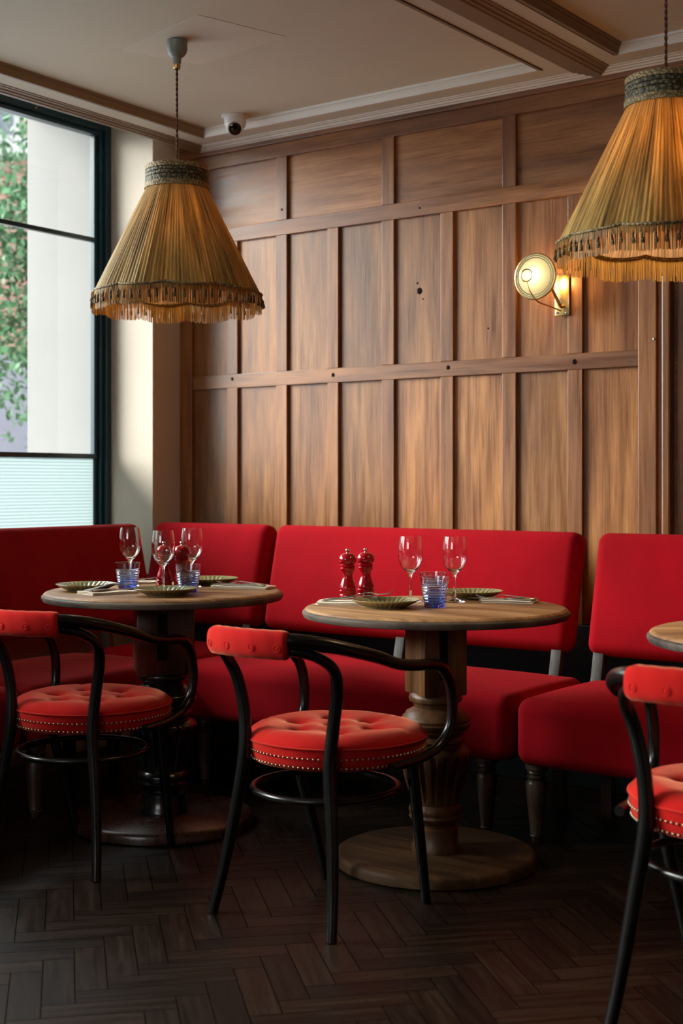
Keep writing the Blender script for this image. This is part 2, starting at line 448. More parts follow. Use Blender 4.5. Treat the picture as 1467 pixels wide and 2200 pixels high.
struct('trim_1', bx(-4.95, 3.2, -3.2, 4.8, -.06, -.003), M['knot'])

# back wall: plaster core and oak panelling
back = struct('wall_back', bx(-4.9, XR + .1, WY + .016, WY + .2, 0, 3.0), M['oak_dark'])
def part(name, x0, x1, y0, y1, z0, z1, m, bev=.003, parent=back):
    return link(name, bx(x0, x1, y0, y1, z0, z1, bev=bev, seg=2), m, parent, smooth=False)
ST = [(-4.351, -4.278), (-4.072, -4.010), (-3.789, -3.730), (-3.510, -3.454), (-3.232, -3.172), (-2.948, -2.890), (-2.668, -2.609), (-2.389, -2.329), (-2.105, -2.035)]
YP = WY + .014
Z = dict(top=2.64, tr=2.528, u1=2.255, u0=2.191, m1=1.603, m0=1.543, d=.60)
ends = [ST[0][0]] + [0]
for i, (a, b) in enumerate(ST):
    if i == 0 or i == len(ST) - 1: part('stile', a, b, WY - .008, YP + .02, Z['d'], Z['tr'], M['oak_s'])
    else:
        part('stile', a, b, WY, YP + .02, Z['d'], Z['m0'], M['oak_s'], .002)
        part('stile', a, b, WY, YP + .02, Z['m1'], Z['u0'], M['oak_s'], .002)
        if i in (2, 4, 6): part('stile', a, b, WY, YP + .02, Z['u1'], Z['tr'], M['oak_s'], .002)
xa, xb = ST[0][1], ST[-1][0]
part('rail', xa, xb, WY, YP + .02, Z['m0'], Z['m1'], M['oak_h'], .002)
part('rail', xa, xb, WY, YP + .02, Z['u0'], Z['u1'], M['oak_h'], .002)
part('rail', ST[0][0], 1.4, WY, YP + .02, Z['tr'], 2.588, M['oak_h'], .002)
part('crown_board', -4.5, XR, WY - .012, YP + .02, 2.588, 2.66, M['oak_dark'], .004)
for i in range(len(ST) - 1):
    x0, x1 = ST[i][1], ST[i + 1][0]
    for z0, z1 in ((Z['d'], Z['m0']), (Z['m1'], Z['u0'])):
        part('panel', x0 - .004, x1 + .004, YP, YP + .02, z0 - .004, z1 + .004, M['oak_v'], 0)
for x0, x1 in ((ST[0][1], ST[2][0]), (ST[2][1], ST[4][0]), (ST[4][1], ST[6][0]), (ST[6][1], ST[8][0])):
    part('panel', x0 - .004, x1 + .004, YP, YP + .02, Z['u1'] - .004, Z['tr'] + .004, M['oak_h'], 0)
# the wide door-like joint on the right and the next bay of panelling
part('stile', -2.035, -2.012, WY + .004, YP + .02, Z['d'], Z['tr'], M['oak_s'], .002)
part('stile', -2.010, -1.978, WY - .022, YP + .02, Z['d'], Z['tr'], M['oak_s'], .006)
part('panel', -1.962, -1.60, YP - .004, YP + .02, Z['d'], Z['tr'], M['oak_v'], 0)
for q in range(5):
    x0 = -1.60 + q * .34
    part('stile', x0, x0 + .06, WY, YP + .02, Z['d'], Z['tr'], M['oak_s'], .002)
    part('panel', x0 + .06, x0 + .34, YP, YP + .02, Z['d'], Z['tr'], M['oak_v'], 0)
# dark knots and a peg hole
def knot(x, y, z, r):
    bm = bmesh.new()
    n = 12
    vs = [bm.verts.new((r * math.cos(2 * PI * k / n) * (1 + .25 * math.sin(3 * k)), 0, r * 1.15 * math.sin(2 * PI * k / n))) for k in range(n)]
    fr = bm.faces.new(vs); ex = bmesh.ops.extrude_face_region(bm, geom=[fr])
    bmesh.ops.translate(bm, verts=[v for v in ex['geom'] if isinstance(v, bmesh.types.BMVert)], vec=(0, .003, 0))
    link('knot', bm, M['knot'], back, (x, y, z))
knot(-3.056, YP - .0008, 1.893, .012); knot(-3.066, YP - .0008, 1.925, .004); knot(-3.040, YP - .0008, 1.86, .003)
for x, z, r in ((-4.04, 1.583, .007), (-3.48, 1.575, .008), (-2.912, 1.578, .008), (-2.36, 1.572, .009), (-3.757, 2.30, .005), (-3.046, 2.222, .004), (-2.73, 1.72, .003)):
    knot(x, WY - .0008, z, r)
part('screw', -2.046, -2.040, WY - .012, WY - .006, 1.632, 1.640, M['steel'], .001)
struct('trim_2', bx(-4.35, XR, WY - .004, WY + .02, 0, .60, bev=.003), M['dado'])

# window wall, built in its own slightly skewed frame: x = u, y = -v
def aw(name, x0, x1, v0, v1, z0, z1, m, bev=0.0, parent=None, seg=2):
    bm = bx(x0, x1, -v1, -v0, z0, z1, bev=bev, seg=seg)
    o = struct(name, bm, m, parent, None, None, smooth=False)
    if parent is None: o.location = CORNER; o.rotation_euler[2] = TILT
    return o
bm = bmesh.new()
box(bm, -.36, 0, -.19, .25, 0, 2.95)                  # pillar beside the panelling
box(bm, -.36, 0, -2.15, -.19, 0, .72)
box(bm, -.36, -.25, -2.15, -.19, 2.76, 2.95)
box(bm, -.36, 0, -2.45, -2.15, 0, 2.95)
box(bm, -.36, 0, -5.65, -2.45, 0, .72)
box(bm, -.36, -.25, -5.65, -2.45, 2.76, 2.95)
box(bm, -.36, 0, -8.0, -5.65, 0, 2.95)
wl = struct('wall_left', bm, M['cream']); wl.location = CORNER; wl.rotation_euler[2] = TILT
for wi, (v0, v1) in enumerate(((.19, 2.15), (2.45, 5.65))):
    W = thing('window_%d' % (wi + 1), None, None); W['kind'] = 'structure'; W.location = CORNER; W.rotation_euler[2] = TILT
    def wp(name, x0, x1, a, b, z0, z1, m, bev=.004):
        return aw(name, x0, x1, a, b, z0, z1, m, bev, W)
    wp('jamb', -.335, -.250, v0, v0 + .032, .72, 2.76, M['frame'])
    wp('jamb', -.325, -.268, v0 + .032, v0 + .052, .72, 2.74, M['frame'])
    wp('jamb', -.315, -.285, v0 + .052, v0 + .072, .72, 2.73, M['frame'])
    wp('jamb', -.335, -.250, v1 - .05, v1, .72, 2.76, M['frame'])
    wp('head', -.335, -.250, v0 + .032, v1 - .05, 2.715, 2.76, M['frame'])
    wp('head', -.320, -.272, v0 + .05, v1 - .05, 2.695, 2.715, M['frame'])
    wp('sill', -.335, -.16, v0, v1, .72, .76, M['frame'])
    vm = (v0 + v1) / 2
    if wi == 0:
        hk = tb([(-.25, -.66, 2.748), (-.238, -.66, 2.742), (-.234, -.66, 2.728), (-.242, -.66, 2.720)], .003, sub=5, n=8)
        struct('hook', hk, M['brass'], W, smooth=True)
    wp('mullion', -.318, -.268, vm - .018, vm + .018, .76, 2.70, M['frame'])
    for a, b in ((v0 + .06, vm - .018), (vm + .018, v1 - .05)):
        wp('glazing_bar', -.308, -.282, a, b, 2.212, 2.232, M['frame'], .003)
        wp('glazing_bar', -.306, -.280, a, b, 1.232, 1.254, M['frame'], .003)
        wp('pane', -.299, -.295, a, b, 1.254, 2.212, M['pane'], 0)
        wp('pane', -.299, -.295, a, b, 2.232, 2.70, M['pane'], 0)
        wp('frosted_pane', -.299, -.295, a, b, .76, 1.232, M['frost'], 0)
# the other walls, off camera, closing the room
bm = bmesh.new(); box(bm, XR, XR + .15, YF, WY + .2, 0, 2.95); struct('wall_right', bm, M['oak_dark'])
bm = bmesh.new()
box(bm, -5.0, XR + .15, YF - .15, YF, 0, 1.7); box(bm, -5.0, XR + .15, YF - .15, YF, 2.62, 2.95)
for a, b in ((-5.0, -2.9), (-.5, XR + .15)): box(bm, a, b, YF - .15, YF, 1.7, 2.62)
struct('wall_front', bm, M['oak_dark'])
# ceiling: raised bays inside flat bands, with mouldings
bm = bmesh.new()
def wa_x(u, y): return CORNER.x + u * EU.x + (CORNER.y - y) * math.tan(TILT) * 1.0
def quadbox(bm, pts, z0, z1):
    lo = [bm.verts.new((x, y, z0)) for x, y in pts]; hi = [bm.verts.new((x, y, z1)) for x, y in pts]
    bm.faces.new(lo); bm.faces.new(hi[::-1]); n = len(pts)
    for i in range(n): bm.faces.new((lo[i], lo[(i + 1) % n], hi[(i + 1) % n], hi[i]))
Y1 = 4.435
quadbox(bm, [(wa_x(.12, WY + .1), WY + .1), (XR + .1, WY + .1), (XR + .1, YF - .1), (wa_x(.12, YF - .1), YF - .1)], ZC, 2.96)
quadbox(bm, [(-5.2, WY + .1), (wa_x(.12, WY + .1), WY + .1), (wa_x(.12, YF - .1), YF - .1), (-5.2, YF - .1)], 2.93, 2.96)
ceiling = struct('ceiling', bm, M['ceil'])
bm = bmesh.new()
quadbox(bm, [(wa_x(.12, WY), WY), (XR, WY), (XR, Y1), (wa_x(.12, Y1), Y1)], ZB, ZC)
quadbox(bm, [(wa_x(.12, Y1), Y1), (wa_x(.285, Y1), Y1), (wa_x(.285, YF), YF), (wa_x(.12, YF), YF)], ZB, ZC)
quadbox(bm, [(-2.400, Y1), (-2.125, Y1), (-2.125, YF), (-2.400, YF)], ZB, ZC)
quadbox(bm, [(.30, Y1), (.60, Y1), (.60, YF), (.30, YF)], ZB, ZC)
struct('soffit', bm, M['ceil'], ceiling)
bm = bmesh.new()      # patched repair around the ceiling rose
quadbox(bm, [(-3.53, 3.42), (-3.42, 3.72), (-2.97, 3.66), (-3.06, 3.32)], ZC - .0012, ZC + .002)
struct('plaster_patch', bm, M['ceil_patch'], ceiling)
# moulding: stepped profile swept along straight runs with mitres; prof = (offset, drop)
def sweep(name, path_fn, prof, m):
    bm = bmesh.new(); A = [bm.verts.new(path_fn(o_, 0) + Vector((0, 0, z))) for o_, z in prof]; B = [bm.verts.new(path_fn(o_, 1) + Vector((0, 0, z))) for o_, z in prof]
    for i in range(len(prof) - 1): bm.faces.new((A[i], A[i + 1], B[i + 1], B[i]))
    bm.faces.new(A + [])
    bm.faces.new(B[::-1])
    return struct(name, bm, m, ceiling, smooth=False)
def run_back(x0f, x1f, sgn=-1):
    return lambda o_, e: Vector((x1f(o_) if e else x0f(o_), WY - o_, 0))
UP = [(.165, 2.622), (.165, 2.6165), (.178, 2.6165), (.181, 2.622), (.186, 2.631), (.193, 2.638), (.193, 2.642), (.200, 2.642), (.203, 2.652), (.165, 2.652)]
LO = [(.0, 2.625), (.0, 2.606), (.018, 2.606), (.024, 2.610), (.036, 2.610), (.040, 2.6145), (.056, 2.6145), (.060, 2.6175), (.072, 2.6175), (.075, 2.6225), (.075, 2.625)]
def cornerx(o_): return wa_x(.120 + o_, WY - o_)
sweep('moulding', run_back(lambda o_: cornerx(o_), lambda o_: -2.259 - o_), LO, M['mould'])
sweep('moulding', run_back(lambda o_: -2.259 + o_, lambda o_: .45 - o_), LO, M['mould'])
sweep('moulding', run_back(lambda o_: cornerx(o_), lambda o_: -2.259 - o_ + .02), UP, M['mould'])
sweep('moulding', run_back(lambda o_: -2.259 + o_ - .02, lambda o_: .45 - o_), UP, M['mould'])
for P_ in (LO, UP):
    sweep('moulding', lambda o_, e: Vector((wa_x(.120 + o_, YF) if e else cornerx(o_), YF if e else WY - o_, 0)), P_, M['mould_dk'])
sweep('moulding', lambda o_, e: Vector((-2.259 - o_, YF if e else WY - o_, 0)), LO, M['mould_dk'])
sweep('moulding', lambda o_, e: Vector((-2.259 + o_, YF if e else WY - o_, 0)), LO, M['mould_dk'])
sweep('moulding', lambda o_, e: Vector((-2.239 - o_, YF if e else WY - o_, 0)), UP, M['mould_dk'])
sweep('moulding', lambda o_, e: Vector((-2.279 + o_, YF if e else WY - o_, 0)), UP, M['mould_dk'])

# ------------------------------------------------------------------ the street outside
bm = bmesh.new(); box(bm, -.80, -.362, -.19, 1.6, -.2, 3.6)
o = struct('exterior_pier', bm, M['ext_white']); o.location = CORNER; o.rotation_euler[2] = TILT
bm = bmesh.new(); box(bm, -.45, -.362, -3.1, -.235, 2.742, 3.6); box(bm, -.40, -.362, -3.1, -.235, 2.722, 2.742)
o = struct('exterior_lintel', bm, M['ext_grey']); o.location = CORNER; o.rotation_euler[2] = TILT
bm = bmesh.new(); box(bm, -40, -4.75, -20, 40, -.3, -.15); struct('pavement', bm, M['road'])
hb = thing('brick_house', 'pink brick house across the street with a white-silled window', 'building', (-15.0, 12.4, -.15), math.radians(48))
link('wall', bx(-5, 5, 0, .4, 0, 9), M['brick'], hb, smooth=False)
link('rendered_plinth', bx(-5.1, 5.1, -.1, .1, 0, 3.0), M['plinth'], hb, smooth=False)
wn = link('window', bx(-1.3, .10, -.04, .02, 6.0, 7.4), M['win_dark'], hb, smooth=False)
link('window_frame', bx(.10, .19, -.08, .02, 5.95, 7.5), M['ext_white'], wn, smooth=False)
link('window_sill', bx(-1.5, .30, -.22, .02, 5.72, 5.98), M['ext_white'], wn, smooth=False)
def leaves(n, cen, rad, size, seed):
    rnd = random.Random(seed); bm = bmesh.new(); clumps = []
    for _ in range(46):
        d_ = Vector((rnd.gauss(0, 1), rnd.gauss(0, 1), rnd.gauss(0, 1))).normalized() * rnd.random() ** .4
        clumps.append(Vector((cen[0] + d_.x * rad[0], cen[1] + d_.y * rad[1], cen[2] + d_.z * rad[2])))
    for _ in range(n):
        c = rnd.choice(clumps); p = c + Vector((rnd.gauss(0, .26), rnd.gauss(0, .26), rnd.gauss(0, .24)))
        a = Vector((rnd.gauss(0, 1), rnd.gauss(0, 1), rnd.gauss(0, 1))).normalized(); b = a.cross(Vector((rnd.random(), rnd.random(), 1))).normalized()
        s = size * (.6 + rnd.random())
        q = [p - a * s, p + b * s * .6, p + a * s, p - b * s * .6]
        bm.faces.new([bm.verts.new(x) for x in q])
    return bm
tr = thing('street_tree', 'leafy green tree outside the tall window', 'tree', (-8.2, 7.34, -.15))
link('trunk', tb([(0, 0, 0), (.05, .02, 1.2), (-.05, 0, 2.4), (.1, .1, 3.6)], [.13, .07], sub=6), M['bark'], tr)
link('foliage', leaves(11000, (0, 0, 3.0), (.85, .85, 1.65), .034, 3), M['leaf'], tr, smooth=False, recalc=False)

# ------------------------------------------------------------------ benches
def cushion(x0, x1, y0, y1, z0, z1, r, puff=.0, seg=6, bevel_mtx=None):
    bm = bmesh.new(); box(bm, x0, x1, y0, y1, z0, z1, bev=r, seg=seg)
    bmesh.ops.subdivide_edges(bm, edges=[e for e in bm.edges if e.calc_length() > .25], cuts=7, use_grid_fill=True)
    cx, cy, cz = (x0 + x1) / 2, (y0 + y1) / 2, (z0 + z1) / 2
    for v in bm.verts:
        fx = max(0, 1 - ((v.co.x - cx) / ((x1 - x0) / 2)) ** 4); fy = max(0, 1 - ((v.co.y - cy) / ((y1 - y0) / 2)) ** 2); fz = max(0, 1 - ((v.co.z - cz) / ((z1 - z0) / 2)) ** 2)
        if puff > 0:      # domed seat
            if v.co.z > cz: v.co.z += puff * fx * fy
        elif puff < 0:    # swelling back
            if v.co.y < cy: v.co.y += puff * fx * fz
    return bm
def turned_leg(z1, r=.034):
    pr = [(.0, 0), (.40, 0), (.44, .01), (.46, .05), (.62, .085), (.55, .10), (.62, .115), (.58, .14), (.86, .50), (1.0, .74), (.9, .77), (.66, .79), (.92, .82), (.70, .85), (.9, .875), (.8, .9), (1.05, .92), (1.05, 1.0), (0, 1.0)]
    return lt([(a * r, b * z1) for a, b in pr], n=24)
def bench(name, label, w, seat_y0, loc, rotz, supports, legs, m, back_x=None, seat_x=None, seat_depth=.555):
    """local frame: x along the bench, y towards the wall behind it; front of the seat at y = seat_y0"""
    t = thing(name, label, 'bench', loc, rotz, 'red velvet banquette sections')
    sx = seat_x or (0, w); bxx_ = back_x or (0, w)
    link('seat', cushion(sx[0], sx[1], seat_y0, seat_y0 + seat_depth, .245, .455, .045, .022), m, t)
    lean = Matrix.Translation((0, seat_y0 + .50, .545)) @ Matrix.Rotation(math.radians(-13), 4, 'X')
    bm = cushion(bxx_[0], bxx_[1], 0, .095, 0, .425, .040, -.014)
    bmesh.ops.transform(bm, matrix=lean, verts=bm.verts)
    link('backrest', bm, m, t)
    for x in supports:
        bm = bmesh.new(); box(bm, x - .02, x + .02, .02, .055, -.28, .10, bev=.003); bmesh.ops.transform(bm, matrix=lean, verts=bm.verts)
        link('back_support', bm, M['post'], t)
    for x in legs:
        link('leg', turned_leg(.25), M['benchleg'], t, (x, seat_y0 + .07, 0))
    for x in (sx[0] + .08, sx[1] - .08):
        link('leg', bx(x - .02, x + .02, seat_y0 + seat_depth - .07, seat_y0 + seat_depth - .03, 0, .25, bev=.003), M['benchleg'], t)
    return t
SY = 3.755
bench('banquette', 'long red velvet banquette section behind the middle table', 1.375, 0, (-3.590, SY, 0), 0, (.67, 1.325), (.10, 1.315), M['velvet'], seat_x=(.0, 1.43))
bench('banquette', 'red velvet banquette section at the right edge, nearest the camera', 1.40, 0, (-2.150, SY, 0), 0, (.045, 1.2), (.015 + .04, 1.3), M['velvet'], seat_x=(.01, 1.44))
bench('banquette', 'short red velvet corner banquette section beside the pillar', .655, 0, (-4.28, SY, 0), 0, (.06, .60), (.3, .58), M['velvet'], seat_x=(.17, .675))
# benches along the window wall: local x runs from the corner towards the camera
def wall_bench(label, v0, v1, sup, m, seat_v0=None):
    p = AW(.76, v1, 0)
    # local +y points to -u, local +x points to -v
    L_ = v1 - v0
    t = bench('banquette', label, L_, 0, p, TILT + PI / 2, sup, (.09, L_ - .5), m, seat_x=(0, L_ - ((seat_v0 or v0) - v0)), seat_depth=.56)
    return t
wall_bench('red velvet banquette section under the window at left', .44, 1.62, (.1, .9, 1.10), M['velvet_old'], .865)
wall_bench('red velvet banquette corner just showing at the left edge', 1.635, 3.0, (.1, 1.2), M['velvet_old'])

# ------------------------------------------------------------------ tables
def tabletop(t, R, z, th, rotg):
    n = 96
    o1 = link('tabletop', lt([(0, z - .004), (R - .012, z - .004), (R - .012, z - .0035)][:0] + [(0, z), (R - .018, z), (R - .010, z - .003), (R - .006, z - .007), (R - .006, z - .008), (0, z - .008)], n=n, cap=False), M['table_oak'], t, rotz=rotg)
    link('table_edge', lt([(0, z - .008), (R - .006, z - .008), (R, z - .013), (R + .001, z - th * .6), (R - .004, z - th + .002), (R - .010, z - th), (0, z - th)], n=n, cap=False), M['edge_oak'], t, rotz=rotg)
def flute(r, z, a, z0, z1, nf=18, dep=.010):
    k = max(0, min(1, (z - z0) / .03)) * max(0, min(1, (z1 - z) / .02))
    return r - dep * k * max(0, math.cos(a * nf)) ** .6 if math.cos(a * nf) > 0 else r, z
def table(label, loc, R, zt, th, brot, kind, rotg):
    t = thing('round_table', label, 'table', (*loc, 0), 0, 'round pedestal tables')
    tabletop(t, R, zt, th, rotg)
    cm = M['column_oak'] if kind == 'oak' else M['mahogany']; tm = cm if kind == 'oak' else M['black_gloss']
    hb_ = .070 if kind == 'oak' else .094
    link('column_block', bx(-hb_, hb_, -hb_, hb_, .500, zt - th, bev=.006), cm, t, rotz=brot)
    bm = bmesh.new(); box(bm, -hb_ * .30, hb_ * .05, -hb_ - .004, -hb_ + .004, .55, .70)  # dark box standing for the shade inside the block's slot
    s = 1.0 if kind == 'oak' else 1.06
    link('dark_slot', bm, M['knot'], t, rotz=brot)
    prof = [(.070, .505), (.077, .498), (.080, .490), (.077, .480), (.066, .474), (.064, .462), (.074, .456), (.088, .449), (.092, .440), (.098, .436), (.102, .428), (.100, .420), (.104, .416), (.102, .405), (.096, .400), (.096, .394), (.086, .390), (.084, .380), (.088, .374), (.090, .366), (.080, .358), (.080, .348), (.096, .340), (.104, .330), (.105, .318), (.101, .290), (.092, .250), (.080, .212), (.071, .188), (.069, .178), (.078, .168), (.080, .158), (.076, .148), (.080, .140), (.072, .128), (.060, .120), (.059, .112), (.066, .106), (.066, .060), (.072, .052), (.072, .037)]
    bm = lt([(r * s, z) for r, z in prof], n=144, mod=(lambda r, z, a: flute(r, z, a, .19, .33)))
    link('turned_column', bm, tm, t)
    RB = .297
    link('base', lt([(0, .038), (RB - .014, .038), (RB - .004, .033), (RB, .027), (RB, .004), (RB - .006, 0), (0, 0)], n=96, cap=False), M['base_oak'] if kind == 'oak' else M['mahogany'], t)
    return t
T1 = (-3.198, 3.298); T2 = (-2.224, 3.444); T3 = (-1.099, 3.398)
Z1, Z2 = .770, .759
table('round oak pedestal table in the middle, laid with two mills', T2, .395, Z2, .031, math.radians(YAW + 22), 'oak', math.radians(-8))
table('round table at left with dark glossy turned column', T1, .395, Z1, .031, math.radians(YAW + 12), 'dark', math.radians(24))
table('bare round table cut off by the right edge', T3, .395, Z2, .031, math.radians(YAW), 'oak', math.radians(40))

# ------------------------------------------------------------------ chairs
def sym(pts): return [(-x, y, z) for x, y, z in pts]
def seat_bm():
    bm = bmesh.new(); n = 96
    def out(a):      # slightly squared horseshoe seat
        x, y = math.cos(a), math.sin(a)
        return 1.0 + .035 * max(0, y) * abs(x) * 2 - .02 * max(0, -y)
    zb, zr = .392, .462
    prof = [(.0, zb), (.215, zb), (.228, zb + .004), (.234, zb + .018), (.238, zb + .045), (.238, zr - .014), (.2395, zr - .008), (.237, zr - .003), (.228, zr + .006), (.212, zr + .016), (.19, zr + .022)]
    prof += [(.19 * (1 - i / 14), zr + .022 + .004 * (i / 14)) for i in range(1, 14)] + [(0, zr + .027)]
    tufts = [(0, 0)] + [(.112 * math.cos(2 * PI * k / 6 + .2), .112 * math.sin(2 * PI * k / 6 + .2)) for k in range(6)]
    def mod(r, z, a): return r * out(a), z
    lathe(bm, prof, n, 0, .02, mod, cap=False)
    for v in bm.verts:
        if v.co.z > zr + .003:
            x, y = v.co.x, v.co.y - .02; d_ = 0
            for tx, ty in tufts:
                q = math.hypot(x - tx, y - ty); d_ += .020 * math.exp(-(q / .022) ** 2) + .010 * math.exp(-(q / .055) ** 2)
            for i, (ax, ay) in enumerate(tufts[1:]):
                bx_, by_ = tufts[1 + (i + 1) % 6]
                for (ux, uy) in ((bx_, by_), (ax * 1.9, ay * 1.9)):
                    L = math.hypot(ux - ax, uy - ay); s_ = max(0, min(1, ((x - ax) * (ux - ax) + (y - ay) * (uy - ay)) / L / L))
                    q = math.hypot(x - ax - s_ * (ux - ax), y - ay - s_ * (uy - ay)); d_ += .0035 * math.exp(-(q / .009) ** 2)
            v.co.z -= d_
    return bm
def ssum(p, q): return [a + b for a, b in zip(p, q)]
nail_me = None
def make_chair(label, loc, rotz, face_dir):
    global nail_me
    t = thing('bentwood_armchair', label, 'chair', (*loc, 0), rotz, 'bentwood armchairs with red seats')
    s = link('seat', seat_bm(), M['velvet_chair'], t, angle=60)
    # welt between top and side
    pts = [Vector((.2405 * math.cos(2 * PI * k / 72) * (1 + .035 * max(0, math.sin(2 * PI * k / 72)) * abs(math.cos(2 * PI * k / 72)) * 2 - .02 * max(0, -math.sin(2 * PI * k / 72))),
                   .02 + .2405 * math.sin(2 * PI * k / 72) * (1 + .035 * max(0, math.sin(2 * PI * k / 72)) * abs(math.cos(2 * PI * k / 72)) * 2 - .02 * max(0, -math.sin(2 * PI * k / 72))), .452)) for k in range(72)]
    bm = bmesh.new(); tube(bm, pts, .0026, 6, closed=True); link('welt', bm, M['velvet_chair'], s)
    # two rows of nailheads
    if nail_me is None:
        nb = lt([(.0032, 0), (.0030, .0012), (.0018, .0024), (0, .0028)], n=8, cap=True); nail = link('nailhead', nb, M['nail'], None)
        nail_me = nail.data; bpy.data.objects.remove(nail)
    N = 104; rest = bmesh.new()
    rows = []
    for row, zz in enumerate((.427, .403)):
        for k in range(N):
            a = 2 * PI * k / N; oo = 1.0 + .035 * max(0, math.sin(a)) * abs(math.cos(a)) * 2 - .02 * max(0, -math.sin(a))
            rr = (.2385 if row == 0 else .2335) * oo
            rows.append((Vector((rr * math.cos(a), .02 + rr * math.sin(a), zz)), a))
    rows.sort(key=lambda q: -(q[0] - Vector((0, .02, q[0].z))).normalized().dot(face_dir))
    for i, (p_, a) in enumerate(rows):
        mt = Matrix.Translation(p_) @ Matrix.Rotation(a, 4, 'Z') @ Matrix.Rotation(PI / 2, 4, 'Y')
        if i < 100:
            o = bpy.data.objects.new('nailhead', nail_me); COL.objects.link(o); o.parent = s; o.matrix_local = mt
        else:
            g_ = lathe(rest, [(.0032, 0), (.0018, .0022), (0, .0028)], 6)
            bmesh.ops.transform(rest, matrix=mt, verts=[v for R_ in g_ for v in R_])
    o = link('nailhead', rest, M['nail'], s); o['kind'] = 'stuff'
    # rear legs: each rises, leans and bends in behind the pad
    rl = [(.197, -.250, 0), (.180, -.223, .12), (.160, -.200, .27), (.142, -.186, .41), (.149, -.178, .52), (.166, -.186, .61), (.174, -.215, .665), (.158, -.262, .698), (.120, -.300, .712), (.06, -.325, .716), (.0, -.330, .716)]
    rr_ = [.0135, .0145, .0165, .0175, .0165, .0160, .0150, .0140, .0135, .0135, .0135]
    def radial(n_, rs, sub):
        o_ = []
        for i in range(len(rs) - 1): o_ += [rs[i] + (rs[i + 1] - rs[i]) * q / sub for q in range(sub)]
        return o_ + [rs[-1]]
    for pts in (rl, sym(rl)):
        bm = bmesh.new(); tube(bm, spline(pts, 8), radial(0, rr_, 8), 14); link('leg', bm, M['bent'], t)
    for pts in ([(.203, .158, 0), (.200, .135, .16), (.198, .112, .30), (.196, .10, .395)], [(-.150, .175, 0), (-.172, .145, .16), (-.192, .112, .30), (-.196, .10, .395)]):
        bm = bmesh.new(); tube(bm, spline(pts, 6), radial(0, [.0125, .0145, .016, .016], 6), 14); link('leg', bm, M['bent'], t)
    arm = [(.0, -.343, .742), (.07, -.337, .742), (.135, -.305, .739), (.178, -.250, .728), (.212, -.185, .710), (.238, -.11, .688), (.250, -.04, .665), (.255, .03, .655), (.256, .09, .651), (.256, .145, .640), (.256, .185, .605), (.255, .203, .555), (.254, .205, .505), (.250, .192, .458), (.246, .150, .425), (.246, .09, .410), (.246, .02, .404), (.243, -.065, .404)]
    full = sym(arm[::-1]) + arm[1:]
    ar = [.0120, .0125, .013, .0135, .014, .0145, .015, .015, .015, .015, .015, .0155, .0165, .0175, .018, .018, .0175, .017]
    full_r = ar + ar[::-1][1:]
    bm = bmesh.new(); tube(bm, spline(full, 8), radial(0, full_r, 8), 14); link('arm_rail', bm, M['bent'], t)
    # ring stretcher
    bm = bmesh.new(); tube(bm, [Vector((.193 * math.cos(2 * PI * k / 64), -.02 + .193 * math.sin(2 * PI * k / 64), .318)) for k in range(64)], .0095, 10, closed=True)
    link('ring_stretcher', bm, M['bent'], t)
    # padded back: a soft sleeve round the rail and the tops of the rear legs
    path = spline([(-.128, -.314, .728), (-.10, -.328, .729), (-.05, -.342, .730), (0, -.346, .730), (.05, -.342, .730), (.10, -.328, .729), (.118, -.320, .728)], 8)
    bm = bmesh.new(); N2 = 28; rings = []
    for i, p_ in enumerate(path):
        a = path[max(0, i - 1)]; b = path[min(len(path) - 1, i + 1)]; T_ = (b - a).normalized(); nrm = Vector((T_.y, -T_.x, 0)).normalized()
        e_ = min(i, len(path) - 1 - i); f_ = .90 + .10 * min(1, e_ / 4)
        ring = []
        for k in range(N2):
            an = 2 * PI * k / N2; c_, s_ = math.cos(an), math.sin(an)
            wz = .036 * (abs(s_) ** .75) * (1 if s_ > 0 else -1) * f_; wy = .025 * (abs(c_) ** .75) * (1 if c_ > 0 else -1) * f_
            wob = 1 + .012 * math.sin(i * .9 + k * .5)
            ring.append(bm.verts.new(p_ + nrm * wy * wob + Vector((0, 0, wz * wob))))
        rings.append(ring)
    for A_, B_ in zip(rings, rings[1:]):
        for k in range(N2): bm.faces.new((A_[k], A_[(k + 1) % N2], B_[(k + 1) % N2], B_[k]))
    bm.faces.new(rings[0]); bm.faces.new(rings[-1])
    pad = link('back_pad', bm, M['velvet_chair'], t, angle=70)
    for x in (-.105, -.035, .035, .10):
        q = min(path, key=lambda p: abs(p.x - x)); i = path.index(q); T_ = (path[min(len(path) - 1, i + 1)] - path[i - 1]).normalized(); nrm = Vector((T_.y, -T_.x, 0))
        bm = bmesh.new(); tube(bm, [Vector((.0085 * math.cos(2 * PI * k / 16), .0085 * math.sin(2 * PI * k / 16), 0)) for k in range(16)], .0015, 6, closed=True)
        lathe(bm, [(.008, -.001), (.006, .0005), (0, .001)], 12)
        rotm = nrm.to_track_quat('Z', 'Y').to_matrix().to_4x4()
        bmesh.ops.transform(bm, matrix=Matrix.Translation(q + nrm * .0248 + Vector((0, 0, -.006))) @ rotm, verts=bm.verts)
        link('button', bm, M['velvet_chair'], pad)
    return t
FW = Vector((-math.sin(math.radians(YAW)), math.cos(math.radians(YAW)))); RT = Vector((math.cos(math.radians(YAW)), math.sin(math.radians(YAW))))
def chair_at(label, r, d, a):      # r to the right of, d ahead of the camera; a = heading clockwise from straight ahead
    p = FW * d + RT * r
    rz = math.radians(YAW) - math.radians(a)
    back_dir = Vector((-p.x, -p.y, 0)).normalized(); back_dir.rotate(Matrix.Rotation(-rz, 3, 'Z'))
    return make_chair(label, (p.x, p.y), rz, back_dir)
chair_at('black bentwood armchair with red padded seat in front of the middle table', -.030, 3.690, 37.3)
chair_at('black bentwood armchair at left, half hiding the dark-columned table', -.776, 4.200, 23.0)
